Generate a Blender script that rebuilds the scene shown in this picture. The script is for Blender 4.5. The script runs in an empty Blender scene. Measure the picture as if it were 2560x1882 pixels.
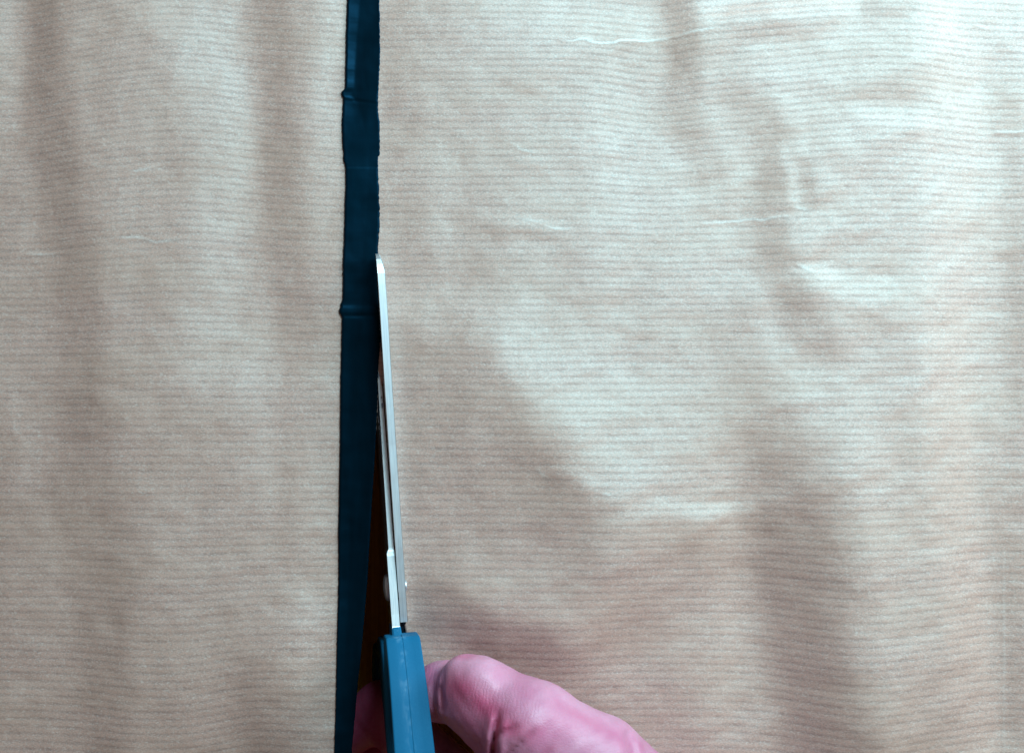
import bpy, math, random
import numpy as np
from mathutils import Vector, Matrix

random.seed(4)
rng = np.random.default_rng(11)
MM = 0.001
S = bpy.context.scene
H = 400.0            # camera height over the paper, mm
PPM = 9.0            # photograph pixels per mm at paper level

# ------------------------------------------------------------------ camera
cam_d = bpy.data.cameras.new('camera')
cam = bpy.data.objects.new('camera', cam_d)
S.collection.objects.link(cam)
cam.location = (0, 0, H * MM)
cam_d.sensor_fit = 'HORIZONTAL'
cam_d.sensor_width = 36
cam_d.lens = 36 * H / (2560 / PPM)
cam_d.clip_start = 0.01
cam_d.clip_end = 20
S.camera = cam

# ------------------------------------------------------------------ light
W = bpy.data.worlds.new('World')
S.world = W
W.use_nodes = True
W.node_tree.nodes['Background'].inputs[0].default_value = (1.0, 0.66, 0.58, 1)
W.node_tree.nodes['Background'].inputs[1].default_value = 0.098


def area(name, loc, target, sx, sy, power, col):
    d = bpy.data.lights.new(name, 'AREA')
    d.shape = 'RECTANGLE'
    d.size = sx
    d.size_y = sy
    d.energy = power
    d.color = col
    o = bpy.data.objects.new(name, d)
    S.collection.objects.link(o)
    o.location = loc
    v = Vector(target) - Vector(loc)
    o.rotation_euler = v.to_track_quat('-Z', 'Y').to_euler()
    return o


area('window_light', (0.43, 0.22, 0.23), (0.09, 0.02, 0), 0.22, 0.22, 2.2, (0.70, 0.92, 1.0))
area('high_window_light', (0.22, 0.35, 0.45), (0.06, 0.03, 0), 0.30, 0.26, 4.9, (0.56, 0.90, 1.0))
S.view_settings.view_transform = 'Standard'
S.view_settings.look = 'None'
S.view_settings.exposure = 0
S.view_settings.gamma = 1


# ------------------------------------------------------------------ helpers
def P(px, py, z=0.0):
    """point of the place (mm) seen at photograph pixel px,py at height z"""
    k = (H - z) / H / PPM
    return np.array([(px - 1280) * k, (941 - py) * k, z])


def link(o, parent=None):
    S.collection.objects.link(o)
    if parent is not None:
        o.parent = parent
    return o


def mesh_obj(name, verts, faces, mat, parent=None, smooth=True):
    me = bpy.data.meshes.new(name)
    v = np.asarray(verts, dtype=np.float64) * MM
    if isinstance(faces, np.ndarray):
        n = faces.shape[1]
        me.vertices.add(len(v))
        me.vertices.foreach_set('co', v.ravel())
        me.loops.add(faces.size)
        me.loops.foreach_set('vertex_index', faces.ravel().astype(np.int32))
        me.polygons.add(len(faces))
        me.polygons.foreach_set('loop_start', (np.arange(len(faces)) * n).astype(np.int32))
        me.update(calc_edges=True)
    else:
        me.from_pydata(v.tolist(), [], faces)
    me.validate()
    me.polygons.foreach_set('use_smooth', [smooth] * len(me.polygons))
    me.materials.append(mat)
    o = bpy.data.objects.new(name, me)
    return link(o, parent)


def empty(name, loc=(0, 0, 0)):
    o = bpy.data.objects.new(name, None)
    o.location = loc
    o.empty_display_size = 0.01
    return link(o)


def interp(ys, pts):
    p = sorted(pts)
    return np.interp(ys, [a for a, b in p], [b for a, b in p])


def seg_dist(X, Y, a, b):
    ax, ay = a
    bx, by = b
    dx, dy = bx - ax, by - ay
    t = np.clip(((X - ax) * dx + (Y - ay) * dy) / (dx * dx + dy * dy + 1e-9), 0, 1)
    return np.hypot(X - ax - t * dx, Y - ay - t * dy), t


def poly_dist(X, Y, pts):
    best = None
    for i in range(len(pts) - 1):
        d, t = seg_dist(X, Y, pts[i][:2], pts[i + 1][:2])
        if len(pts[i]) > 2:
            a = pts[i][2] + (pts[i + 1][2] - pts[i][2]) * t
        else:
            a = np.ones_like(d)
        if best is None:
            best, amp = d, a
        else:
            m = d < best
            best = np.where(m, d, best)
            amp = np.where(m, a, amp)
    return best, amp


# ------------------------------------------------------------------ node helpers
class N:
    def __init__(self, name):
        self.m = bpy.data.materials.new(name)
        self.m.use_nodes = True
        self.t = self.m.node_tree
        self.b = self.t.nodes['Principled BSDF']

    def n(self, typ, **kw):
        x = self.t.nodes.new(typ)
        for k, v in kw.items():
            setattr(x, k, v)
        return x

    def l(self, a, b):
        self.t.links.new(a, b)

    def math(self, op, a, b=None, c=None):
        x = self.n('ShaderNodeMath', operation=op)
        for i, v in enumerate((a, b, c)):
            if v is None:
                continue
            if isinstance(v, (int, float)):
                x.inputs[i].default_value = v
            else:
                self.l(v, x.inputs[i])
        return x.outputs[0]

    def noise(self, vec, scale, detail=3, rough=0.55, dist=0.0):
        x = self.n('ShaderNodeTexNoise')
        x.inputs['Scale'].default_value = scale
        x.inputs['Detail'].default_value = detail
        x.inputs['Roughness'].default_value = rough
        x.inputs['Distortion'].default_value = dist
        if vec is not None:
            self.l(vec, x.inputs['Vector'])
        return x.outputs['Fac']

    def mapping(self, vec, scale=(1, 1, 1), loc=(0, 0, 0), rot=(0, 0, 0)):
        x = self.n('ShaderNodeMapping')
        self.l(vec, x.inputs['Vector'])
        x.inputs['Scale'].default_value = scale
        x.inputs['Location'].default_value = loc
        x.inputs['Rotation'].default_value = rot
        return x.outputs[0]

    def ramp(self, fac, stops):
        x = self.n('ShaderNodeValToRGB')
        e = x.color_ramp.elements
        while len(e) < len(stops):
            e.new(0.5)
        for i, (p, c) in enumerate(stops):
            e[i].position = p
            e[i].color = (c, c, c, 1) if isinstance(c, (int, float)) else (*c, 1)
        self.l(fac, x.inputs[0])
        return x.outputs[0]

    def mix(self, fac, a, b):
        x = self.n('ShaderNodeMix', data_type='RGBA')
        for i, v in ((0, fac), (6, a), (7, b)):
            if isinstance(v, (int, float)):
                x.inputs[i].default_value = v
            elif isinstance(v, tuple):
                x.inputs[i].default_value = (*v, 1)
            else:
                self.l(v, x.inputs[i])
        return x.outputs[2]

    def bump(self, h, strength, dist, normal=None):
        x = self.n('ShaderNodeBump')
        x.inputs['Strength'].default_value = strength
        x.inputs['Distance'].default_value = dist
        self.l(h, x.inputs['Height'])
        if normal is not None:
            self.l(normal, x.inputs['Normal'])
        return x.outputs[0]

    def co(self):
        return self.n('ShaderNodeTexCoord').outputs['Object']

    def set(self, **kw):
        for k, v in kw.items():
            self.b.inputs[k.replace('_', ' ')].default_value = v


def mat_paper():
    M = N('ribbed kraft paper')
    co = M.co()
    at = M.n('ShaderNodeAttribute', attribute_name='rib')
    v = at.outputs['Fac']                       # rib coordinate in periods
    # irregular edge of every pressed line
    st = M.mapping(co, (1500, 1800, 1500))
    st2 = M.mapping(co, (60, 900, 60))
    wob = M.math('ADD', M.math('MULTIPLY', M.math('SUBTRACT', M.noise(st, 1.0, 3), 0.5), 0.50),
                 M.math('MULTIPLY', M.math('SUBTRACT', M.noise(st2, 1.0, 2), 0.5), 0.05))
    ph = M.math('ADD', v, wob)
    tri = M.math('PINGPONG', ph, 0.5)           # 0 .. 0.5
    line = M.ramp(M.math('MULTIPLY', tri, 2.0), [(0.0, 1.0), (0.22, 0.80), (0.60, 0.08), (1.0, 0.0)])
    fade = M.ramp(M.noise(M.mapping(co, (260, 520, 260)), 1.0, 5, 0.75), [(0.36, 0.25), (0.60, 1.0)])
    line = M.math('MULTIPLY', line, fade)
    fib = M.noise(M.mapping(co, (2000, 2700, 2000)), 1.0, 5, 0.85)
    fib2 = M.noise(M.mapping(co, (1500, 2900, 1500)), 1.0, 3, 0.6, 0.4)
    flk = M.noise(M.mapping(co, (420, 2900, 800), rot=(0, 0, 0.35)), 1.0, 2, 0.5, 1.2)
    flk2 = M.noise(M.mapping(co, (2400, 520, 800), rot=(0, 0, 0.2)), 1.0, 2, 0.5, 1.0)
    mott = M.noise(M.mapping(co, (22, 60, 22)), 1.0, 4, 0.55)
    pale = (0.680, 0.362, 0.278)
    dark = (0.455, 0.228, 0.182)
    c = M.mix(line, pale, dark)
    c = M.mix(M.ramp(fib, [(0.38, 0.85), (0.52, 0.0)]), c, (0.36, 0.215, 0.185))
    c = M.mix(M.ramp(fib2, [(0.5, 0.0), (0.68, 0.7)]), c, (0.76, 0.56, 0.49))
    c = M.mix(M.ramp(mott, [(0.4, 0.0), (0.65, 0.18)]), c, (0.60, 0.36, 0.25))
    cr = M.n('ShaderNodeAttribute', attribute_name='crease')
    c = M.mix(M.math('MULTIPLY', cr.outputs['Fac'], M.ramp(fib2, [(0.3, 0.55), (0.55, 1.0)])), c, (0.93, 0.88, 0.83))
    c = M.mix(M.ramp(flk, [(0.66, 0.0), (0.72, 0.35)]), c, (0.86, 0.74, 0.66))
    c = M.mix(M.ramp(flk2, [(0.64, 0.0), (0.74, 0.4)]), c, (0.33, 0.19, 0.16))
    M.l(c, M.b.inputs['Base Color'])
    hgt = M.math('SUBTRACT', M.math('MULTIPLY', fib, 0.5), M.math('MULTIPLY', line, 0.75))
    hgt = M.math('ADD', hgt, M.math('MULTIPLY', fib2, 0.35))
    M.l(M.bump(hgt, 0.7, 0.00010), M.b.inputs['Normal'])
    rg = M.math('ADD', 0.61, M.math('MULTIPLY', line, 0.10))
    M.l(rg, M.b.inputs['Roughness'])
    M.set(Specular_IOR_Level=1.0, IOR=1.78)
    M.b.inputs['Specular Tint'].default_value = (0.40, 0.95, 1.0, 1)
    # a little light passes through the sheet
    tr = M.n('ShaderNodeBsdfTranslucent')
    tr.inputs[0].default_value = (0.55, 0.30, 0.12, 1)
    mx = M.n('ShaderNodeMixShader')
    mx.inputs[0].default_value = 0.04
    out = M.t.nodes['Material Output']
    M.l(M.b.outputs[0], mx.inputs[1])
    M.l(tr.outputs[0], mx.inputs[2])
    M.l(mx.outputs[0], out.inputs[0])
    return M.m


def mat_strip():
    M = N('dark navy tape')
    co = M.co()
    a = M.noise(M.mapping(co, (160, 26, 160)), 1.0, 4, 0.55)
    c = M.mix(M.ramp(a, [(0.35, 0.0), (0.7, 1.0)]), (0.0006, 0.005, 0.009), (0.0006, 0.010, 0.019))
    M.l(c, M.b.inputs['Base Color'])
    g = M.noise(M.mapping(co, (2500, 2500, 2500)), 1.0, 2, 0.6)
    M.l(M.bump(g, 0.25, 0.00004), M.b.inputs['Normal'])
    M.set(Roughness=0.40, Specular_IOR_Level=0.19)
    M.b.inputs['Specular Tint'].default_value = (0.08, 0.5, 1.0, 1)
    return M.m


def mat_steel(name, stain=0.0, rough=0.34, tint=(0.72, 0.77, 0.80)):
    M = N(name)
    co = M.co()
    br = M.noise(M.mapping(co, (5200, 90, 2500)), 1.0, 3, 0.6)
    sm = M.noise(M.mapping(co, (420, 300, 420)), 1.0, 4, 0.6)
    c = M.mix(M.ramp(sm, [(0.35, 0.0), (0.75, 0.35)]), tint, (0.55, 0.62, 0.68))
    c = M.mix(M.ramp(br, [(0.42, 0.0), (0.62, 0.45)]), c, (0.50, 0.58, 0.66))
    if stain:
        sp = M.noise(M.mapping(co, (900, 380, 900)), 1.0, 3, 0.55)
        # glue and soot marks lie along the cutting edge only, nearer the tip
        sep = M.n('ShaderNodeSeparateXYZ')
        M.l(co, sep.inputs[0])
        nearer = M.ramp(M.math('MULTIPLY', sep.outputs[1], 10.0), [(0.25, 0.0), (0.5, 1.0)])
        f = M.math('MULTIPLY', M.ramp(sp, [(0.57, 0.0), (0.68, stain)]), nearer)
        c = M.mix(f, c, (0.10, 0.14, 0.22))
    M.l(c, M.b.inputs['Base Color'])
    M.set(Metallic=0.50 if stain else 0.93)
    M.l(M.math('ADD', rough, M.math('MULTIPLY', M.math('SUBTRACT', sm, 0.5), 0.16)), M.b.inputs['Roughness'])
    M.l(M.bump(br, 0.35, 0.00003), M.b.inputs['Normal'])
    return M.m


def mat_plastic():
    M = N('blue moulded plastic')
    co = M.co()
    g = M.noise(M.mapping(co, (2100, 2100, 2100)), 1.0, 3, 0.6)
    sc = M.noise(M.mapping(co, (900, 55, 900)), 1.0, 4, 0.6)
    sp = M.noise(M.mapping(co, (240, 42, 240), (3, 1, 2)), 1.0, 3, 0.6)
    c = M.mix(g, (0.008, 0.115, 0.24), (0.012, 0.145, 0.285))
    sep = M.n('ShaderNodeSeparateXYZ')
    M.l(co, sep.inputs[0])
    # scuffs along the parting line, where the two mould halves meet
    near = M.ramp(M.math('MULTIPLY', M.math('ABSOLUTE', M.math('ADD', sep.outputs[0], 0.0006)), 330.0),
                  [(0.0, 1.0), (0.45, 0.35), (0.62, 0.0)])
    f = M.math('MULTIPLY', M.math('MULTIPLY', M.ramp(sp, [(0.46, 0.0), (0.66, 0.45)]),
                                  M.ramp(sc, [(0.42, 0.1), (0.6, 0.75)])), near)
    c = M.mix(f, c, (0.30, 0.50, 0.66))
    M.l(c, M.b.inputs['Base Color'])
    M.l(M.bump(g, 0.3, 0.00008), M.b.inputs['Normal'])
    M.l(M.math('ADD', 0.52, M.math('MULTIPLY', f, 0.2)), M.b.inputs['Roughness'])
    M.set(Specular_IOR_Level=0.07)
    return M.m


def mat_skin():
    M = N('skin')
    co = M.co()
    at = M.n('ShaderNodeAttribute', attribute_name='flush_and_shade')
    blot = M.noise(M.mapping(co, (75, 75, 75)), 1.0, 4, 0.55)
    fine = M.noise(M.mapping(co, (1400, 1400, 1400)), 1.0, 3, 0.6)
    c = M.mix(M.ramp(blot, [(0.38, 0.0), (0.66, 0.75)]), (0.64, 0.29, 0.41), (0.55, 0.15, 0.28))
    c = M.mix(at.outputs['Fac'], c, (0.56, 0.07, 0.17))
    c = M.mix(M.ramp(fine, [(0.35, 0.18), (0.55, 0.0)]), c, (0.5, 0.2, 0.26))
    M.l(c, M.b.inputs['Base Color'])
    w = M.n('ShaderNodeAttribute', attribute_name='wrinkle')
    lines = M.n('ShaderNodeTexWave', wave_type='BANDS', bands_direction='X')
    M.l(M.mapping(co, (1, 1, 1), rot=(0, 0, math.radians(12))), lines.inputs['Vector'])
    lines.inputs['Scale'].default_value = 330
    lines.inputs['Distortion'].default_value = 6.0
    lines.inputs['Detail'].default_value = 2
    lines.inputs['Detail Scale'].default_value = 1.2
    vor = M.n('ShaderNodeTexVoronoi', feature='DISTANCE_TO_EDGE')
    M.l(M.mapping(co, (900, 1300, 1000)), vor.inputs['Vector'])
    vor.inputs['Scale'].default_value = 1
    cell = M.ramp(vor.outputs['Distance'], [(0.0, 0.0), (0.16, 1.0)])
    hh = M.math('ADD', M.math('MULTIPLY', M.math('MULTIPLY', lines.outputs['Fac'], w.outputs['Fac']), 0.55),
                M.math('ADD', M.math('MULTIPLY', cell, 0.30), M.math('MULTIPLY', fine, 0.35)))
    M.l(M.bump(hh, 0.5, 0.00013), M.b.inputs['Normal'])
    M.set(Roughness=0.44, Specular_IOR_Level=0.5, Subsurface_Weight=0.22, Subsurface_Scale=0.0022)
    M.b.inputs['Subsurface Radius'].default_value = (1.0, 0.28, 0.25)
    return M.m


def mat_wood():
    M = N('amber wood')
    co = M.co()
    g = M.noise(M.mapping(co, (300, 14, 60)), 1.0, 5, 0.6, 0.3)
    c = M.mix(M.ramp(g, [(0.3, 0.0), (0.7, 1.0)]), (0.46, 0.22, 0.02), (0.88, 0.56, 0.06))
    M.l(c, M.b.inputs['Base Color'])
    M.l(M.bump(g, 0.3, 0.0002), M.b.inputs['Normal'])
    M.set(Roughness=0.45)
    return M.m


def mat_simple(name, col, rough=0.4, metal=0.0):
    M = N(name)
    g = M.noise(M.co(), 1500, 3)
    M.l(M.mix(g, tuple(x * 0.85 for x in col), tuple(min(1, x * 1.15) for x in col)), M.b.inputs['Base Color'])
    M.set(Roughness=rough, Metallic=metal)
    return M.m


PAPER, STRIP, PLASTIC, SKIN, WOOD = mat_paper(), mat_strip(), mat_plastic(), mat_skin(), mat_wood()

# ------------------------------------------------------------------ table under the sheet
TZ = -80.0
bx = []
tv = []
for z in (TZ, TZ - 22):
    for x, y in ((-420, -420), (420, -420), (420, 330), (-420, 330)):
        tv.append((x, y, z))
table = mesh_obj('table_top', tv, [(0, 1, 2, 3), (7, 6, 5, 4), (0, 4, 5, 1), (1, 5, 6, 2), (2, 6, 7, 3), (3, 7, 4, 0)],
                 WOOD, smooth=False)
bv = table.modifiers.new('edge', 'BEVEL')
bv.width = 0.003
bv.segments = 3
table['kind'] = 'structure'
table['label'] = 'amber brown wooden table top seen dimly through the cut in the paper'

# ------------------------------------------------------------------ the relief of the sheet
# every fold: polyline in display pixels of the photograph (x, y, tilt), half width.
D = 2560 / 2247.0
FOLDS = [
    ([(20, -60, .5), (25, 120, .45), (10, 300, .2)], 45),
    ([(76, -60, -.65), (84, 60, -.75), (100, 200, -.7), (125, 350, -.6), (150, 500, -.6), (165, 650, -.5),
      (190, 850, -.45), (190, 1100, -.3), (215, 1300, -.35), (240, 1700, -.35)], 66),
    ([(330, -60, .35), (430, 60, .65), (480, 180, .65), (500, 320, .5), (480, 500, .4), (470, 700, .42),
      (500, 830, .35), (520, 960, .1)], 85),
    ([(590, -60, -.45), (600, 150, -.5), (610, 400, -.5), (640, 620, -.45), (680, 900, -.3), (650, 1200, -.2)], 55),
    ([(735, -60, .35), (725, 200, .4), (720, 420, .2)], 38),
    ([(560, 1380, -.2), (580, 1500, -.55), (600, 1700, -.7)], 80),
    ([(380, 1100, .1), (400, 1400, .15), (400, 1700, .1)], 60),
    # right sheet
    ([(1140, -60, .5), (1180, 40, .5)], 110),
    ([(1300, 60, .35), (1440, 50, .35)], 40),
    ([(1474, -60, -.5), (1492, 60, -.7), (1505, 130, -.8), (1496, 220, -.65), (1520, 300, -.5), (1550, 380, -.4)], 44),
    ([(1560, 76, -.15), (1640, 70, -.28), (1740, 68, -.25), (1800, 68, -.05)], 30),
    ([(1560, 30, .5), (1700, 18, .5), (1860, 10, .5)], 26),
    ([(1600, 160, -.3), (1640, 230, -.5), (1700, 300, -.6), (1700, 400, -.55), (1680, 480, -.5), (1700, 560, -.7),
      (1740, 660, -.8), (1790, 760, -.6)], 50),
    ([(1720, 330, .3), (1740, 400, .4), (1742, 440, .3)], 14),
    ([(1762, 360, -.4), (1775, 440, -.5)], 22),
    ([(1910, 28, -.28), (1990, 30, -.28)], 22),
    ([(1840, 205, -.2), (1960, 200, -.25), (2005, 212, -.1)], 28),
    ([(1900, 250, .3), (2020, 262, .35)], 28),
    ([(2060, -60, .6), (2085, 100, .75), (2090, 300, .65), (2085, 520, .75), (2075, 800, .95), (2085, 1050, 1.1),
      (2110, 1250, 1.15), (2130, 1450, 1.1), (2150, 1700, 1.0)], 66),
    ([(2190, 120, -.2), (2230, 320, -.6), (2240, 500, -.5), (2240, 900, -.35), (2225, 1300, -.4), (2230, 1700, -.4)], 38),
    ([(1600, 720, -.35), (1640, 860, -.5), (1690, 980, -1.0), (1720, 1100, -1.3), (1735, 1200, -1.45), (1745, 1320, -1.5),
      (1765, 1450, -1.5), (1800, 1600, -1.6), (1820, 1720, -1.6)], 92),
    ([(1830, 1000, -.2), (1850, 1200, -.35), (1870, 1420, -.25), (1900, 1700, -.3)], 45),
    ([(1920, 900, .25), (1960, 1200, .5), (2000, 1500, .5), (2020, 1700, .5)], 70),
    ([(1380, 1112, .3), (1480, 1116, .35), (1600, 1120, .5)], 19),
    ([(1560, 1150, .25), (1580, 1350, .3), (1580, 1600, .3)], 45),
    ([(1690, 610, .3), (1780, 592, .5), (1830, 606, .3)], 16),
    ([(1820, 620, .4), (1960, 640, .4)], 36),
    # broad brown hollow right of the scissors
    ([(1080, 705, .02), (1190, 840, .02), (1300, 960, .02), (1420, 1050, .02)], 60),
    ([(960, 1330, -.9), (1060, 1390, -1.2), (1180, 1430, -.8)], 70),  # tilt that puts the hand's shadow into the shape of the sheet
    ([(1230, 1020, .25), (1300, 1058, .35)], 16),
    ([(1060, 470, .15), (1160, 488, .2), (1240, 500, .15)], 16),
    ([(1000, 480, -.2), (1100, 512, -.3), (1250, 522, -.2)], 18),
    ([(900, 610, -.2), (1300, 600, -.1)], 50),
    ([(1340, 300, .25), (1400, 600, .2)], 110),
    ([(1230, 1300, .1), (1330, 1450, .25), (1420, 1600, .25)], 80),
    ([(900, 100, -.1), (880, 400, -.25), (900, 560, -.2)], 45),
]
GS = 4.0                                      # px per cell of the relief map
PADX, PADY = 420, 420
gx = np.arange(-PADX, 2560 + PADX, GS)
gy = np.arange(-PADY, 1882 + PADY, GS)
GX, GY = np.meshgrid(gx, gy)
B = np.zeros_like(GX)
for pts, w in FOLDS:
    pts = [(a * D, b * D, c) for a, b, c in pts]
    w = w * D
    d, amp = poly_dist(GX, GY, pts)
    B += amp * np.exp(-np.abs(d / w) ** 3.0)


def soft_poly(pts, soft, expo=1.0):
    inside = np.zeros(GX.shape, bool)
    n_ = len(pts)
    dmin = np.full(GX.shape, 1e9)
    for i in range(n_):
        (x1, y1), (x2, y2) = [(a * D, b * D) for a, b in (pts[i], pts[(i + 1) % n_])]
        d_, _ = seg_dist(GX, GY, (x1, y1), (x2, y2))
        dmin = np.minimum(dmin, d_)
        if y1 != y2:
            cr_ = ((GY >= min(y1, y2)) & (GY < max(y1, y2)) & (GX < x1 + (GY - y1) * (x2 - x1) / (y2 - y1)))
            inside ^= cr_
    sd = np.where(inside, dmin, -dmin)
    return 1 / (1 + np.exp(-sd / soft))


# the broad hollow right of the scissors, ending in a diagonal fold
B -= 1.3 * soft_poly([(760, 722), (1020, 716), (1095, 790), (1180, 905), (1285, 1045), (1340, 1120), (1300, 1300), (1230, 1460), (1100, 1560), (760, 1560)], 26)
B -= 0.5 * soft_poly([(1180, 1000), (1290, 1050), (1400, 1118), (1612, 1142), (1600, 1240), (1450, 1330), (1250, 1420), (1150, 1300)], 42)


def filt_noise(wx, wy, seed):
    r = np.random.default_rng(seed).standard_normal(GX.shape)
    fx = np.fft.fftfreq(len(gx), GS)
    fy = np.fft.fftfreq(len(gy), GS)
    FX, FY = np.meshgrid(fx, fy)
    k = np.exp(-2 * (np.pi ** 2) * ((FX * wx) ** 2 + (FY * wy) ** 2))
    q = np.real(np.fft.ifft2(np.fft.fft2(r) * k))
    return q / q.std()


B += 0.06 * filt_noise(30, 120, 1) + 0.03 * filt_noise(55, 30, 2) + 0.05 * filt_noise(14, 14, 3) + 0.022 * filt_noise(6, 6, 5)
# flat facets that meet in low edges
wxn, wyn = filt_noise(40, 40, 31) * 22, filt_noise(40, 40, 32) * 22
q0 = rng.uniform(-PADX, 2560 + PADX, 300)
q1 = rng.uniform(-PADY, 1882 + PADY, 300)
qv = rng.standard_normal(300)
bd = np.full(GX.shape, 1e9)
bvv = np.zeros(GX.shape)
for a_, b_, v_ in zip(q0, q1, qv):
    dd = np.abs(GX + wxn - a_) * 1.5 + np.abs(GY + wyn - b_) * 0.62
    m_ = dd < bd
    bd = np.where(m_, dd, bd)
    bvv = np.where(m_, v_, bvv)
B += 0.03 * bvv
win = np.clip((GX + PADX) / PADX, 0, 1) * np.clip((2560 + PADX - GX) / PADX, 0, 1) * \
    np.clip((GY + PADY) / PADY, 0, 1) * np.clip((1882 + PADY - GY) / PADY, 0, 1)
B *= win
B -= B.mean()
# relief whose slope towards the window gives these tilts
az = np.array([0.84, -0.54])                  # towards the light, in pixel axes (y down)
fx = np.fft.fftfreq(len(gx), GS / PPM) * 2 * np.pi
fy = np.fft.fftfreq(len(gy), GS / PPM) * 2 * np.pi
FX, FY = np.meshgrid(fx, fy)
Dk = 1j * (az[0] * FX + az[1] * FY)
lam = 0.0012 + 0.012 * (FX ** 2 + FY ** 2) * 1.0
K = np.conj(Dk) / (np.abs(Dk) ** 2 + lam)
SLOPE = 0.38
RELIEF = -np.real(np.fft.ifft2(np.fft.fft2(B) * K)) * SLOPE
# (fine waviness of the sheet itself)
RELIEF += 0.035 * filt_noise(22, 10, 7) + 0.012 * filt_noise(7, 7, 8)


def sample(G, px, py):
    u = np.clip((px - gx[0]) / GS, 0, len(gx) - 2.001)
    v = np.clip((py - gy[0]) / GS, 0, len(gy) - 2.001)
    i, j = u.astype(int), v.astype(int)
    a, b = u - i, v - j
    return (G[j, i] * (1 - a) * (1 - b) + G[j, i + 1] * a * (1 - b) + G[j + 1, i] * (1 - a) * b + G[j + 1, i + 1] * a * b)


RELIEF -= RELIEF.mean()
# sharp little creases: polyline (photograph px), height of the raised lip, half width px
CREASES = [
    ([(1400, 102), (1432, 104), (1448, 99), (1465, 99), (1482, 106), (1500, 108), (1535, 107), (1550, 101), (1580, 100),
      (1612, 102), (1660, 98), (1688, 92)], 0.40, 5.5),
    ([(1690, 92), (1730, 82), (1790, 74)], 0.2, 6),
    ([(1755, 560), (1800, 556), (1850, 552), (1880, 547), (1905, 551), (1930, 545), (1955, 542), (1978, 549)], 0.22, 5),
    ([(1982, 521), (2000, 524), (2020, 528)], 0.2, 4),
    ([(330, 432), (355, 428), (385, 420)], 0.18, 4),
    ([(290, 596), (350, 595), (372, 600), (390, 608), (415, 604), (450, 599)], 0.18, 4),
    ([(60, 634), (110, 636), (150, 632)], 0.15, 4),
    ([(1360, 567), (1390, 573), (1430, 574)], 0.2, 4),
    ([(1290, 548), (1330, 553), (1360, 556)], 0.15, 5),
    ([(1280, 360), (1300, 374), (1340, 384)], 0.18, 6),
    ([(1990, 665), (2010, 672), (2035, 680)], 0.28, 6),
    ([(2494, 328), (2540, 329), (2570, 328)], 0.35, 7),
    ([(2440, 62), (2470, 72)], 0.2, 4),
    ([(1500, 1228), (1525, 1232)], 0.2, 4),
    ([(530, 405), (545, 410)], 0.12, 4),
    ([(2470, 1250), (2478, 1300)], 0.1, 3),
    ([(2514, 1370), (2520, 1882)], 0.10, 4),
    ([(1340, 1168), (1370, 1195)], 0.12, 5),
]


def relief(px, py):
    h = sample(RELIEF, px, py)
    for pts, a, w in CREASES:
        xs = [p[0] for p in pts]
        ys = [p[1] for p in pts]
        m = (px > min(xs) - 40) & (px < max(xs) + 40) & (py > min(ys) - 40) & (py < max(ys) + 40)
        if not m.any():
            continue
        x, y = px[m], py[m]
        d, _ = poly_dist(x, y, pts)
        yc = np.interp(x, xs, ys) if xs[-1] > xs[0] + 15 else y
        # a lip: gentle on the far side, steep on the near side
        lip = np.where(y < yc, np.exp(-(d / (w * 0.75)) ** 2), np.exp(-(d / (w * 0.8)) ** 2))
        h[m] += a * lip * 0.45
    return h


# ------------------------------------------------------------------ kraft paper (one sheet, slit from below)
YCUT = 925.0
LEFT_SLIT = [(-200, 957), (640, 957), (YCUT, 957), (960, 952), (1010, 941), (1100, 934.5), (1170, 929.5), (1285, 921.5), (1445, 912.5),
             (1609, 898.5), (1721, 886.5), (1882, 872), (1990, 864)]
RIGHT_SLIT = [(-200, 957), (640, 957), (YCUT, 957), (1000, 976), (1130, 984), (1320, 996), (1540, 1006), (1620, 1022),
              (1680, 1060), (1760, 1120), (1882, 1225), (1990, 1300)]


def axis(a, b, fa, fb, step, coarse):
    pts = list(np.arange(a, b + 1e-6, step))
    x = pts[-1]
    s = step
    while x < fb:
        s = min(s * 1.4, coarse)
        x += s
        pts.append(x)
    x = pts[0]
    s = step
    while x > fa:
        s = min(s * 1.4, coarse)
        x -= s
        pts.insert(0, x)
    return np.array(pts)


HLINE = sample(RELIEF, np.full(len(gy), 930.0), gy.copy())
HLINE = np.convolve(np.pad(HLINE, 20, 'edge'), np.ones(41) / 41, 'valid')
print('height along the slit', HLINE.min(), HLINE.max(), 'relief', RELIEF.min(), RELIEF.max())
ROWS = axis(-30, 1925, -330, 1925, 3.2, 40)
left_s = axis(-30, 957, -420, 957, 4.8, 40)
right_s = axis(957, 2600, 957, 3000, 4.8, 40)
jag = np.interp(ROWS, np.arange(-400, 2100, 7.0), rng.standard_normal(len(np.arange(-400, 2100, 7.0))))
le = interp(ROWS, LEFT_SLIT) + np.where(ROWS > YCUT + 20, jag * 0.7, 0)
re = interp(ROWS, RIGHT_SLIT)
cols = []
for s in left_s:
    t = np.clip((s - 500) / (957 - 500), 0, 1)
    cols.append(s + (le - 957) * t)
nl = len(cols)
for s in right_s:
    t = np.clip((1700 - s) / (1700 - 957), 0, 1)
    cols.append(s + (re - 957) * t)
PX = np.array(cols).T
PY = np.repeat(ROWS[:, None], PX.shape[1], 1)
HG = relief(PX.ravel().copy(), PY.ravel().copy()).reshape(PX.shape)


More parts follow.
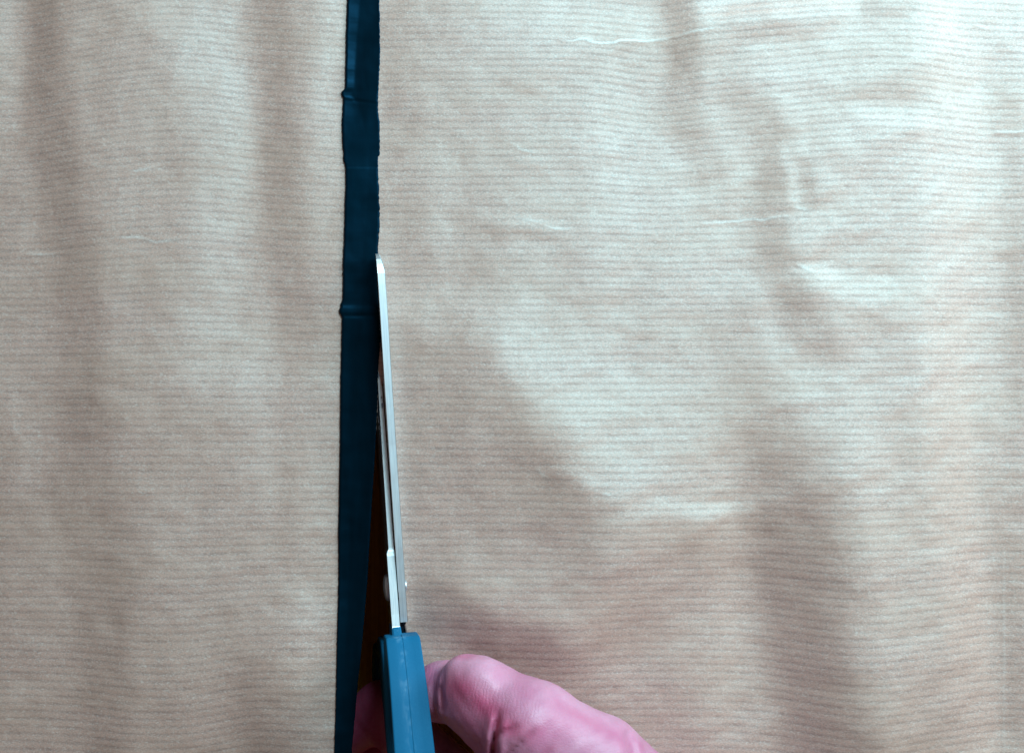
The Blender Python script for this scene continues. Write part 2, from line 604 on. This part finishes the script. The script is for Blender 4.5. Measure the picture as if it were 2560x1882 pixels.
def edge_settle(px, py, h):
    """keep the sheet calm under the scissors and let the slit edges open a little in depth"""
    xm = 957 + np.clip(py - 1000, 0, 900) * 0.06
    k = np.exp(-((px - xm) / 130.0) ** 2)
    h = h - np.interp(py, gy, HLINE) * np.exp(-((px - 930) / 620.0) ** 2)
    low = np.clip((py - 1300) / 600, 0, 1)
    right = (px > xm)
    h = h - np.where(right, 1, 0) * k * low * 3.0
    # hand presses the lower right part down
    hp = np.exp(-(((px - 1400) / 330) ** 2 + ((py - 1960) / 230) ** 2))
    return h - 5.0 * hp


HG = edge_settle(PX, PY, HG)
# outside the picture the unseen sheet is bent down to the table, shutting light out below, on every side but the one where the hand comes in
g = np.interp(PX, [700, 950, 1750, 2300], [1, 0, 0, 1])
f_ = np.clip((PY - 1893) / 32, 0, 1) * g
PY = PY + f_ * 420
HG = HG * (1 - f_) + f_ ** 1.6 * (TZ + 1)
for dd, lim in ((np.clip(-40 - PX, 0, None), 380), (np.clip(PX - 2610, 0, None), 380), (np.clip(-40 - PY, 0, None), 280)):
    f_ = np.clip(dd / lim, 0, 1) ** 1.6
    HG = HG * (1 - f_) + f_ * (TZ + 1)
X = (PX - 1280) / PPM
Y = (941 - PY) / PPM
# the rows are laid out in the photograph's paper-level pixels; ribs run along them and sag with the folds
verts = np.stack([X, Y, HG], -1).reshape(-1, 3)
R_, C_ = PX.shape
idx = np.arange(R_ * C_).reshape(R_, C_)
qa = np.stack([idx[1:, :-1], idx[1:, 1:], idx[:-1, 1:], idx[:-1, :-1]], -1)
seam = nl - 1                                   # quads between last left and first right column
keep = np.ones((R_ - 1, C_ - 1), bool)
keep[:, seam] = False
quads = qa[keep].reshape(-1, 4)
# merge the two seam columns above the cut
mp = np.arange(R_ * C_)
above = ROWS <= YCUT
mp[idx[above, nl]] = idx[above, nl - 1]
quads = mp[quads]
paper = mesh_obj('kraft_paper', verts, quads, PAPER)
# rib coordinate
warp = np.zeros_like(PX)
warp += -34 * np.exp(-((PX - 470) / 230) ** 2) * np.exp(-((PY - 60) / 620) ** 2)
warp += 20 * np.exp(-((PX - 0) / 170) ** 2) * np.exp(-((PY - 200) / 500) ** 2)
warp += 20 * np.exp(-((PX - 420) / 220) ** 2) * np.exp(-((PY - 1800) / 420) ** 2)
warp += -14 * np.exp(-((PX - 640) / 110) ** 2) * np.exp(-((PY - 1880) / 330) ** 2)
warp += -26 * np.exp(-((PX - 2180) / 240) ** 2) * np.exp(-((PY - 100) / 420) ** 2)
warp += 24 * np.exp(-((PX - 2130) / 240) ** 2) * np.exp(-((PY - 1800) / 480) ** 2)
warp += 18 * np.exp(-((PX - 1640) / 120) ** 2) * np.exp(-((PY - 200) / 330) ** 2)
warp += sample(filt_noise(110, 70, 21), PX.ravel(), PY.ravel()).reshape(PX.shape) * 1.3
persp = PY - warp
rib = persp / (17.4 + 0.0006 * (PY - 900))
a = paper.data.attributes.new('rib', 'FLOAT', 'POINT')
if len(paper.data.vertices) == rib.size:
    a.data.foreach_set('value', rib.ravel().astype(np.float32))
cw = np.zeros(PX.shape)
for pts, a_, w in CREASES:
    xs = [p[0] for p in pts]
    ys = [p[1] for p in pts]
    m_ = (PX > min(xs) - 30) & (PX < max(xs) + 30) & (PY > min(ys) - 30) & (PY < max(ys) + 30)
    d_, _ = poly_dist(PX[m_], PY[m_], pts)
    cw[m_] = np.maximum(cw[m_], (0.85 if len(pts) > 10 else min(0.42, a_ * 1.9)) * np.exp(-(d_ / 2.7) ** 2)
                        * np.clip(np.minimum(PX[m_] - min(xs) + 4, max(xs) + 4 - PX[m_]) / (0.25 * (max(xs) - min(xs)) + 8), 0, 1))
a = paper.data.attributes.new('crease', 'FLOAT', 'POINT')
a.data.foreach_set('value', cw.ravel().astype(np.float32))
sol = paper.modifiers.new('thickness', 'SOLIDIFY')
sol.thickness = 0.00014
sol.offset = -1
paper['label'] = 'large sheet of wrinkled ribbed brown kraft paper being slit by scissors'
paper['category'] = 'wrapping paper'

# ------------------------------------------------------------------ dark strip along the cut
SL = [(-220, 871), (0, 868), (110, 864.5), (190, 863.5), (222, 862.5), (228, 858), (232, 854), (240, 853.5), (246, 858), (262, 857.5),
      (312, 854.5), (340, 856), (372, 857), (380, 858.5), (402, 858.5), (410, 862), (418, 864), (470, 864), (513, 862), (580, 861),
      (646, 857.5), (700, 857.5), (748, 856.5), (756, 853), (762, 850.5), (768, 851.5), (774, 848), (782, 848.5),
      (788, 852.5), (796, 855), (820, 854), (940, 850.5), (1000, 850), (1170, 848), (1320, 845), (1450, 845.5), (1540, 844),
      (1620, 842), (1720, 840), (1882, 836), (1960, 834)]
SR = [(-220, 949), (0, 949), (20, 948), (30, 950), (100, 950), (150, 950.5), (200, 948), (240, 945.5), (280, 945), (295, 947), (307, 949.8), (330, 949.5),
      (360, 949), (383, 949.8), (390, 947), (394, 945), (420, 945), (480, 948), (528, 949), (533, 951), (537, 949), (560, 949.5),
      (620, 945), (640, 945), (700, 947), (840, 951.5), (850, 951.5), (890, 948), (940, 945), (1000, 944), (1100, 939.7), (1170, 935.7),
      (1285, 927.7), (1445, 918.7), (1609, 904.7), (1721, 892.7), (1882, 878.7), (1960, 871)]
rows = np.arange(-200, 1925.1, 2.4)
sl = interp(rows, SL)
sr = interp(rows, SR)
jn = np.interp(rows, np.arange(-300, 2100, 5.0), rng.standard_normal(len(np.arange(-300, 2100, 5.0))))
jn2 = np.interp(rows, np.arange(-300, 2100, 4.0), rng.standard_normal(len(np.arange(-300, 2100, 4.0))))
sl = sl + jn * 0.35
sr = sr + jn2 * np.where(rows < 1000, 0.55, 0.35)
NC = 26
us = np.linspace(0, 1, NC)
spx = sl[:, None] + (sr - sl)[:, None] * us[None, :]
spy = np.repeat(rows[:, None], NC, 1)
base = edge_settle(spx, spy, relief(spx.ravel().copy(), spy.ravel().copy()).reshape(spx.shape))
U = np.repeat(us[None, :], len(rows), 0)
fold = interp(rows, [(-200, .42), (0, .40), (120, .30), (240, .26), (260, .45), (330, .62), (400, .75), (560, .6), (760, .55),
                     (900, .75), (1200, .38), (1925, .3)])[:, None]
depth = interp(rows, [(-200, .55), (230, .5), (262, .35), (400, .4), (560, .25), (760, .3), (1925, .35)])[:, None]
sp = -np.clip(U / fold, 0, 1) * depth * 1.6      # the left band leans towards the window
sp = sp + 0.25 * np.sin(U * 5 + spy / 90.0) * 0.35
sp = sp - 0.16 * np.exp(-((spy - 250 - 14 * (U - .3)) / 3.0) ** 2) * (U > .3)
sp = sp + 0.35 * np.clip((250 + 14 * (U - .3) - spy) / 3, -1, 0) * 0.5 * (spy < 420)
sp = sp + 0.25 * np.exp(-((spy - 776) / 9.0) ** 4) - 0.15 * np.exp(-((spy - 790) / 4.0) ** 2)
z = base + 0.85 + sp * 0.75
drop = np.clip((-40 - spy) / 280, 0, 1) ** 1.6
base = base * (1 - drop) + drop * (TZ + 1)
z = z * (1 - drop) + drop * (TZ + 1.6)
z[:, 0] = base[:, 0] + 0.45
z[:, -1] = base[:, -1] + 0.30
top = np.stack([(spx - 1280) / PPM, (941 - spy) / PPM, z], -1)
# rims drop to the sheet
lrim = np.stack([(spx[:, 0] - 1280) / PPM, (941 - spy[:, 0]) / PPM, base[:, 0] + 0.02], -1)[:, None]
rrim = np.stack([(spx[:, -1] - 1280) / PPM, (941 - spy[:, -1]) / PPM, base[:, -1] - 0.10], -1)[:, None]
allv = np.concatenate([lrim, top, rrim], 1)
R2, C2 = allv.shape[:2]
ix = np.arange(R2 * C2).reshape(R2, C2)
q = np.stack([ix[1:, :-1], ix[1:, 1:], ix[:-1, 1:], ix[:-1, :-1]], -1).reshape(-1, 4)
strip = mesh_obj('dark_strip', allv.reshape(-1, 3), q, STRIP, paper)
strip['label'] = 'glossy navy black strip with uneven edges running the length of the paper'

# ------------------------------------------------------------------ scissors
YAW = math.radians(3.75)
ROLL = math.radians(9.5)
ORG = np.array([-32.3, -58.8, 0.0])
cz, sz = math.cos(YAW), math.sin(YAW)
cr, sr_ = math.cos(ROLL), math.sin(ROLL)
MAT = Matrix.Translation(Vector(ORG * MM)) @ Matrix.Rotation(YAW, 4, 'Z') @ Matrix.Rotation(ROLL, 4, 'Y')
sc = empty('scissors')
sc.matrix_world = MAT
sc['label'] = 'steel scissors with blue plastic handles cutting along the dark strip'
sc['category'] = 'scissors'
ALPHA = math.tan(math.radians(3.75))
STEEL_U = mat_steel('brushed steel', 0.0, 0.46, (0.88, 0.91, 0.94))
STEEL_L = mat_steel('stained steel', 0.85, 0.45, (0.92, 0.94, 0.95))


def loft(name, sections, mat, parent, caps=True, smooth=False, closed=False):
    n = len(sections[0])
    v = [p for s in sections for p in s]
    f = []
    m = len(sections)
    for i in range(m - (0 if closed else 1)):
        a0, b0 = i * n, ((i + 1) % m) * n
        for j in range(n):
            k = (j + 1) % n
            f.append((a0 + j, a0 + k, b0 + k, b0 + j))
    if caps and not closed:
        f.append(tuple(range(n))[::-1])
        f.append(tuple(range((m - 1) * n, m * n)))
    return mesh_obj(name, v, f, mat, parent, smooth)


def fix_normals(o):
    import bmesh
    bm = bmesh.new()
    bm.from_mesh(o.data)
    bmesh.ops.recalc_face_normals(bm, faces=bm.faces)
    bm.to_mesh(o.data)
    bm.free()


POLISH = mat_steel('polished steel', 0.0, 0.16, (0.62, 0.68, 0.72))


def side_slot(o):
    for p in o.data.polygons:
        if abs(p.normal.x) > 0.6:
            p.material_index = 1
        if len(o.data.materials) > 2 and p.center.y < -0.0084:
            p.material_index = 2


# upper blade: (t, spine d, edge d) with the blades opened by ALPHA
ub = [(92.6, -2.2, -3.6), (92.0, -1.2, -3.8), (91.0, -0.2, -4.0), (89.5, 0.7, -4.0), (87.0, 1.7, -4.0), (84.0, 1.9, -4.0), (78.0, 2.2, -4.0),
      (70, 2.6, -4.0), (55, 3.3, -4.0), (40, 4.1, -4.0), (25, 5.2, -4.0), (12, 6.2, -4.3), (0, 7.0, -5.5), (-6, 7.3, -7.0),
      (-8.4, 7.4, -8.2), (-8.75, 2.0, -9.0), (-10.6, 0.0, -11.0), (-14.0, -0.5, -13.5), (-19, -5.0, -17.5), (-26, -8.5, -16.5)]
secs = []
for t, ds, de in ub:
    o_ = t * ALPHA
    ds += o_
    de += o_
    b = 0.16
    thick = 2.25 if t < 88 else 2.25 - (t - 88) * 0.22
    bl = min(2.6, (ds - de) * 0.45) if t > 12 else 0.4
    secs.append([(0.08, t, de), (0.08, t, ds - b), (0.08 + b * .6, t, ds), (thick - b * 1.3, t, ds), (thick, t, ds - b * 1.5),
                 (thick, t, de + bl), (0.5 if t > 12 else thick - .2, t, de)])
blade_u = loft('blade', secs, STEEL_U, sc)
blade_u.data.materials.append(POLISH)
blade_u.data.materials.append(mat_simple('steel with painted shade', (0.004, 0.008, 0.014), 0.45, 0.0))  # near-black colour painted on the shank end as shade beside the handle
fix_normals(blade_u)
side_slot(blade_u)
blade_u['label'] = 'upper blade with a bright flat spine'
# lower blade, cutting edge upward, shank running into the upper handle
lb = [(92, 2.6, 4.2, 0.7), (88, -0.5, 4.1, 0.9), (80, -2.6, 4.0, 1.0), (70, -3.8, 4.0, 1.1), (61, -4.6, 4.05, 1.2), (52, -5.2, 4.5, 1.35),
      (40, -5.8, 5.1, 1.5), (25, -6.6, 5.6, 1.62), (14, -7.2, 5.8, 1.70), (11.9, -7.3, 5.85, 1.70), (11.4, -7.3, 5.9, 1.82),
      (10.9, -7.3, 6.1, 2.05), (10.4, -7.3, 6.4, 2.30), (9.8, -7.3, 6.5, 2.30), (0, -7.4, 6.8, 2.30), (-6, -4.5, 7.0, 2.3), (-9.2, -2.0, 7.2, 2.3),
      (-14, 1.0, 9.0, 2.3), (-24, 6.0, 12.0, 2.2)]
secs = []
for t, ds, de, th in lb:
    o_ = -t * ALPHA
    ds += o_
    de += o_
    b = 0.10
    full = 2.3
    wide = min(3.0, (de - ds) * 0.5)
    if t > 11:
        secs.append([(-0.06, t, ds), (-0.06, t, de - b), (-0.06 - b, t, de), (-th + b, t, de), (-th, t, de - b), (-full, t, de - wide), (-full, t, ds)])
    else:
        secs.append([(-0.06, t, ds), (-0.06, t, de - b), (-0.06 - b, t, de), (-th + b, t, de), (-th, t, de - b), (-full, t, de - 1.0), (-full, t, ds)])
blade_l = loft('blade', secs, STEEL_L, sc)
blade_l.data.materials.append(POLISH)
fix_normals(blade_l)
side_slot(blade_l)
blade_l['label'] = 'lower blade with stained narrow edge and a stepped shank'


# pivot screw: domed head on the left face, small rivet end on the right
def dome(name, n0, dirn, r, hgt, mat, parent, t0=0.2, d0=1.2):
    secs = []
    for k in range(7):
        a_ = k / 6 * math.pi / 2
        rr = max(r * math.cos(a_), 0.02)
        nn = n0 + dirn * (0.25 + hgt * math.sin(a_))
        secs.append([(nn, t0 + rr * math.cos(q_), d0 + rr * math.sin(q_)) for q_ in np.linspace(0, 2 * math.pi, 33)[:-1]])
    secs.insert(0, [(n0 - dirn * 1.2, t0 + r * math.cos(q_), d0 + r * math.sin(q_)) for q_ in np.linspace(0, 2 * math.pi, 33)[:-1]])
    o = loft(name, secs, mat, parent, smooth=True)
    fix_normals(o)
    return o


SCREW = mat_steel('dull screw steel', 0, 0.42, (0.55, 0.6, 0.63))
dome('pivot_screw', -2.3, -1, 3.7, 1.0, SCREW, sc, t0=0.6, d0=1.0)
dome('rivet_end', 2.25, 1, 1.6, 0.30, STEEL_U, sc, t0=1.2, d0=4.6)


def handle(name, outer, hole, wfun, label):
    """outer: polygon (t,d); hole: (ct, cd, a, b, tilt)"""
    ct, cd, ha, hb, tl = hole
    NT = 220
    secs = []
    for k in range(NT):
        th = 2 * math.pi * k / NT
        dx, dy = math.cos(th), math.sin(th)
        # ray against outer polygon
        best = 0
        for i in range(len(outer)):
            x1, y1 = outer[i][0] - ct, outer[i][1] - cd
            x2, y2 = outer[(i + 1) % len(outer)][0] - ct, outer[(i + 1) % len(outer)][1] - cd
            ex, ey = x2 - x1, y2 - y1
            den = dx * ey - dy * ex
            if abs(den) < 1e-9:
                continue
            s_ = (x1 * ey - y1 * ex) / den
            u_ = (x1 * dy - y1 * dx) / den
            if s_ > 0 and -1e-6 <= u_ <= 1 + 1e-6:
                best = max(best, s_)
        c_, s2 = math.cos(tl), math.sin(tl)
        lx, ly = dx * c_ + dy * s2, -dx * s2 + dy * c_
        ri = 1 / math.sqrt((lx / ha) ** 2 + (ly / hb) ** 2)
        ro = max(best, ri + 3)
        tt = ct + dx * ro
        w = wfun(tt)
        b = 0.5
        prof = []
        for a_ in np.linspace(0, math.pi / 2, 5):
            prof.append((-w + b - b * math.cos(a_), ro - b + b * math.sin(a_)))
        prof += [(-w * .55, ro + 0.03), (-0.32, ro + 0.05), (-0.22, ro - 0.12), (-0.10, ro + 0.16), (0.08, ro + 0.16), (0.2, ro + 0.02), (w * .55, ro + 0.02)]
        for a_ in np.linspace(math.pi / 2, 0, 5):
            prof.append((w - b + b * math.cos(a_), ro - b + b * math.sin(a_)))
        bi = 1.6
        for a_ in np.linspace(0, math.pi / 2, 5):
            prof.append((w - bi + bi * math.cos(a_), ri + bi - bi * math.sin(a_)))
        for a_ in np.linspace(math.pi / 2, 0, 5):
            prof.append((-w + bi - bi * math.cos(a_), ri + bi - bi * math.sin(a_)))
        secs.append([(n_, ct + dx * r_, cd + dy * r_) for n_, r_ in prof])
    o = loft(name, secs, PLASTIC, sc, caps=False, smooth=True, closed=True)
    fix_normals(o)
    o['label'] = label
    return o


def rounded(pts, r=2.0, n=5):
    out = []
    m = len(pts)
    for i in range(m):
        p0, p1, p2 = np.array(pts[i - 1][:2], float), np.array(pts[i][:2], float), np.array(pts[(i + 1) % m][:2], float)
        rr = pts[i][2] if len(pts[i]) > 2 else r
        a_ = p1 + (p0 - p1) / np.linalg.norm(p0 - p1) * min(rr, np.linalg.norm(p0 - p1) * .45)
        c_ = p1 + (p2 - p1) / np.linalg.norm(p2 - p1) * min(rr, np.linalg.norm(p2 - p1) * .45)
        for t in np.linspace(0, 1, n):
            out.append(tuple((1 - t) ** 2 * a_ + 2 * t * (1 - t) * p1 + t * t * c_))
    return out


up = rounded([(-11.5, 5.0, 1), (-11.2, 14.0, 1.0), (-21, 21.5, 5), (-46, 30.5, 12), (-66, 34, 12), (-80, 28, 10), (-84, 14, 8), (-74, 4, 8), (-50, 2.5, 8), (-28, 2.5, 6)], n=6)
h_up = handle('handle', up, (-47, 15.0, 29.5, 11.5, math.radians(-13)), lambda t: 4.6 + min(1, max(0, (-12 - t) / 40)) * 1.0,
              'upper thumb handle facing up with a moulding line')
lo = rounded([(-14.5, -3.5, 1.5), (-30, -2.2, 6), (-60, -4, 12), (-96, -12, 14), (-108, -34, 14), (-104, -60, 14), (-84, -72, 14), (-56, -66, 14), (-32, -44, 14), (-15.5, -17, 4)], n=6)
h_lo = handle('handle', lo, (-62, -36, 39, 27.5, math.radians(12)), lambda t: 4.95, 'lower finger handle below the paper')
# moulded collar where the lower blade's shank enters the upper handle
cs = []
for t, a_ in ((-9.4, 0.10), (-10.3, 0.22), (-11.2, 0.25), (-11.35, 0.45), (-13.2, 0.55)):
    top_d = 7.9 + (-9.4 - t) * 0.75 + a_
    cs.append([(-2.3 - a_ * .5, t, 0), (-2.3 - a_ * .5, t, top_d - .4), (-2.0, t, top_d), (-0.3, t, top_d), (0.05 + a_ * .3, t, top_d - .3), (0.05 + a_ * .3, t, 0)])
col = loft('collar', cs, PLASTIC, h_up)
fix_normals(col)


# ------------------------------------------------------------------ hand (signed distance field, one continuous skin)
def surface_nets(F, org, vs):
    """F > 0 outside; returns verts, quads"""
    ins = F < 0
    nx, ny, nz = F.shape
    c = np.zeros((nx - 1, ny - 1, nz - 1), int)
    for i in (0, 1):
        for j in (0, 1):
            for k in (0, 1):
                c += ins[i:nx - 1 + i, j:ny - 1 + j, k:nz - 1 + k]
    act = (c > 0) & (c < 8)
    ai, aj, ak = np.nonzero(act)
    vid = -np.ones(act.shape, int)
    vid[ai, aj, ak] = np.arange(len(ai))
    acc = np.zeros((len(ai), 3))
    cnt = np.zeros(len(ai))
    cor = [(i, j, k) for i in (0, 1) for j in (0, 1) for k in (0, 1)]
    for a_ in range(8):
        for b_ in range(a_ + 1, 8):
            A, Bc = cor[a_], cor[b_]
            if sum(abs(A[q] - Bc[q]) for q in range(3)) != 1:
                continue
            fa = F[ai + A[0], aj + A[1], ak + A[2]]
            fb = F[ai + Bc[0], aj + Bc[1], ak + Bc[2]]
            m = (fa < 0) != (fb < 0)
            t = np.where(m, fa / np.where(m, fa - fb, 1), 0)
            for q in range(3):
                acc[:, q] += m * (A[q] + t * (Bc[q] - A[q]))
            cnt += m
    v = acc / cnt[:, None] + np.stack([ai, aj, ak], 1)
    v = v * vs + org
    quads = []
    # x edges
    e = ins[:-1, 1:-1, 1:-1] != ins[1:, 1:-1, 1:-1]
    i, j, k = np.nonzero(e)
    j += 1
    k += 1
    fl = ins[i, j, k]
    qd = np.stack([vid[i, j - 1, k - 1], vid[i, j, k - 1], vid[i, j, k], vid[i, j - 1, k]], 1)
    quads.append(np.where(fl[:, None], qd, qd[:, ::-1]))
    e = ins[1:-1, :-1, 1:-1] != ins[1:-1, 1:, 1:-1]
    i, j, k = np.nonzero(e)
    i += 1
    k += 1
    fl = ins[i, j, k]
    qd = np.stack([vid[i - 1, j, k - 1], vid[i - 1, j, k], vid[i, j, k], vid[i, j, k - 1]], 1)
    quads.append(np.where(fl[:, None], qd, qd[:, ::-1]))
    e = ins[1:-1, 1:-1, :-1] != ins[1:-1, 1:-1, 1:]
    i, j, k = np.nonzero(e)
    i += 1
    j += 1
    fl = ins[i, j, k]
    qd = np.stack([vid[i - 1, j - 1, k], vid[i, j - 1, k], vid[i, j, k], vid[i - 1, j, k]], 1)
    quads.append(np.where(fl[:, None], qd, qd[:, ::-1]))
    return v, np.concatenate(quads)


def cone(Q, a, b, ra, rb):
    a, b = np.array(a, np.float32), np.array(b, np.float32)
    ab = b - a
    t = np.clip(((Q - a) @ ab) / (ab @ ab), 0, 1)
    d = np.linalg.norm(Q - a - t[..., None] * ab, axis=-1)
    return d - (ra + (rb - ra) * t)


def smin(a, b, k):
    h = np.clip(0.5 + 0.5 * (b - a) / k, 0, 1)
    return b + (a - b) * h - k * h * (1 - h)


VS = 0.6
lo_ = np.array([-58., -235., -84.])
hi_ = np.array([110., -60., 52.])
dims = np.ceil((hi_ - lo_) / VS).astype(int)
ax_ = [lo_[i] + VS * np.arange(dims[i]) for i in range(3)]
Q = np.stack(np.meshgrid(*ax_, indexing='ij'), -1).astype(np.float32)

# thumb: tip under the bar of the upper handle, knuckle, then the base towards the wrist
tj = [P(1042, 1738, 7.5), P(1110, 1727, 11), P(1203, 1745, 19.5), P(1330, 1822, 27), P(1490, 1908, 25), P(1660, 2050, 10), P(1800, 2330, -18)]
tr_ = [6.4, 7.7, 10.0, 12.2, 12.2, 13.5, 20]
F = None
for i in range(len(tj) - 1):
    d = cone(Q, tj[i], tj[i + 1], tr_[i], tr_[i + 1])
    F = d if F is None else smin(F, d, 2.4 if i < 2 else 3.0)
# soft pad and web under the thumb
F = smin(F, cone(Q, P(1232, 1800, 17), P(1285, 1865, 14), 9.0, 9.5), 3)
web = cone(Q, P(1330, 1935, 19), P(1500, 2050, 8), 10.5, 14)
F = smin(F, web, 2.2)
# knuckle bump
F = smin(F, cone(Q, P(1158, 1688, 22), P(1195, 1702, 25), 5.0, 5.6), 5.0)
# fingers in the lower ring
fing = [
    ([(1400, 2180, -14), (1110, 1935, -26), (955, 1772, -27), (868, 1835, -30)], [11, 9.2, 8.4, 7.0]),
    ([(1440, 2230, -30), (1120, 2010, -41), (950, 1885, -42), (868, 1955, -44)], [11, 9.3, 8.4, 7.0]),
    ([(1470, 2290, -46), (1130, 2090, -54), (965, 1985, -55), (880, 2050, -55)], [10.5, 8.8, 7.9, 6.8]),
    ([(1490, 2350, -60), (1160, 2180, -66), (1010, 2085, -66), (930, 2140, -65)], [9.5, 7.6, 6.9, 6.0]),
]
for js, rs in fing:
    d = None
    for i in range(3):
        c_ = cone(Q, P(*js[i]), P(*js[i + 1]), rs[i], rs[i + 1])
        d = c_ if d is None else smin(d, c_, 1.5)
    F = smin(F, d, 1.2)
# palm and wrist
for js, rs in fing:
    F = smin(F, cone(Q, P(*js[0]), P(1830, 2560, -40), rs[0], 17), 6)
F = smin(F, cone(Q, P(1500, 2080, 4), P(1450, 2220, -20), 12, 12), 8)
F = smin(F, cone(Q, P(1830, 2500, -28), P(1990, 2960, -42), 23, 25), 10)

# uneven flesh
F = F + 0.11 * (np.sin(Q[..., 0] * 0.55 + 1.3 * np.sin(Q[..., 1] * 0.31)) * np.sin(Q[..., 1] * 0.62 + Q[..., 2] * 0.4)
                + 0.6 * np.sin(Q[..., 0] * 1.3 + Q[..., 2] * 0.9 + 2) * np.sin(Q[..., 1] * 1.1 + 1)).astype(np.float32)
# creases: polyline in photograph pixels, carved into the skin facing up
qz = Q[..., 2]
qpx = (1280 + Q[..., 0] * PPM * H / (H - qz))
qpy = (941 - Q[..., 1] * PPM * H / (H - qz))
reg = (qz > 2) & (qpx < 1700) & (qpy < 2000) & (np.abs(F) < 4)
cx_, cy_ = qpx[reg], qpy[reg]
carve = np.zeros(cx_.shape, np.float32)
SKIN_CREASES = [
    ([(1116, 1672, .5), (1108, 1692, 1.), (1104, 1725, 1.5), (1106, 1775, 1.6)], 4.5, 0.35),
    ([(1084, 1715, .5), (1082, 1750, 1.2), (1090, 1790, 1.2)], 5, 0.6),
    ([(1247, 1780, .3), (1243, 1800, 1.), (1237, 1830, 1.6), (1233, 1868, 2.2), (1233, 1930, 2.2)], 7, 1.3),
    ([(1238, 1843, 1.), (1262, 1828, 1.), (1292, 1814, .3)], 5.5, 0.8),
    ([(1262, 1900, 1.2), (1290, 1868, 1.0), (1325, 1835, .8), (1338, 1822, .2)], 6.5, 0.9),
    ([(1355, 1900, .6), (1372, 1872, .5), (1385, 1850, .1)], 10, 0.6),
    ([(1568, 1838, .8), (1580, 1868, 1.), (1588, 1910, 1.)], 12, 1.1),
    ([(1345, 1740, .3), (1400, 1775, .3), (1430, 1790, .1)], 18, 0.35),
]
for pts, w, dep in SKIN_CREASES:
    d, amp = poly_dist(cx_, cy_, pts)
    carve += (dep * amp * np.exp(-(d / w) ** 2)).astype(np.float32)
    carve -= (0.28 * dep * amp * np.exp(-((d - 2.6 * w) / (1.5 * w)) ** 2)).astype(np.float32)
F[reg] += carve
F[:, :2, :] = 1.0
hv, hq = surface_nets(F, lo_, VS)
hand = mesh_obj('hand', hv, hq, SKIN)
sm = hand.modifiers.new('soft', 'SMOOTH')
sm.factor = 0.5
sm.iterations = 3
hand['label'] = 'pink skinned bent thumb and hand working the blue handled scissors'
hand['category'] = 'hand'
vp = 1280 + hv[:, 0] * PPM * H / (H - hv[:, 2])
vq = 941 - hv[:, 1] * PPM * H / (H - hv[:, 2])
flush_and_shade = 0.35 * np.exp(-((vp - 1170) / 170) ** 2) * np.clip((vq - 1640 - (vp - 1100) * 0.5) / 90, 0, 1)  # skin redness, with shade painted in towards the thumb's underside
for cx0, cy0, rx, ry, ang, am in ((1155, 1722, 60, 38, 30, .85), (1210, 1765, 95, 36, 38, .85), (1265, 1815, 65, 34, 20, .8), (1072, 1690, 26, 40, 0, .5),
                                  (1160, 1640, 40, 9, 0, .35), (1320, 1840, 45, 22, -35, .45), (1460, 1795, 70, 12, 30, .3), (1370, 1880, 40, 14, -40, .3)):
    a_ = math.radians(ang)
    dx, dy = vp - cx0, vq - cy0
    u_ = dx * math.cos(a_) + dy * math.sin(a_)
    w_ = -dx * math.sin(a_) + dy * math.cos(a_)
    flush_and_shade = np.maximum(flush_and_shade, am * np.exp(-((u_ / rx) ** 2 + (w_ / ry) ** 2)))
flush_and_shade = np.maximum(flush_and_shade, np.clip((975 - vp) / 25, 0, 1) * 0.9)  # finger below the paper coloured darker red to stand for shade
wr = np.exp(-(((vp - 1200) / 130) ** 2 + ((vq - 1755) / 70) ** 2)) + np.exp(-(((vp - 1075) / 35) ** 2 + ((vq - 1710) / 60) ** 2))
for nm, arr in (('flush_and_shade', flush_and_shade), ('wrinkle', np.clip(wr, 0, 1))):
    at = hand.data.attributes.new(nm, 'FLOAT', 'POINT')
    at.data.foreach_set('value', arr.astype(np.float32))
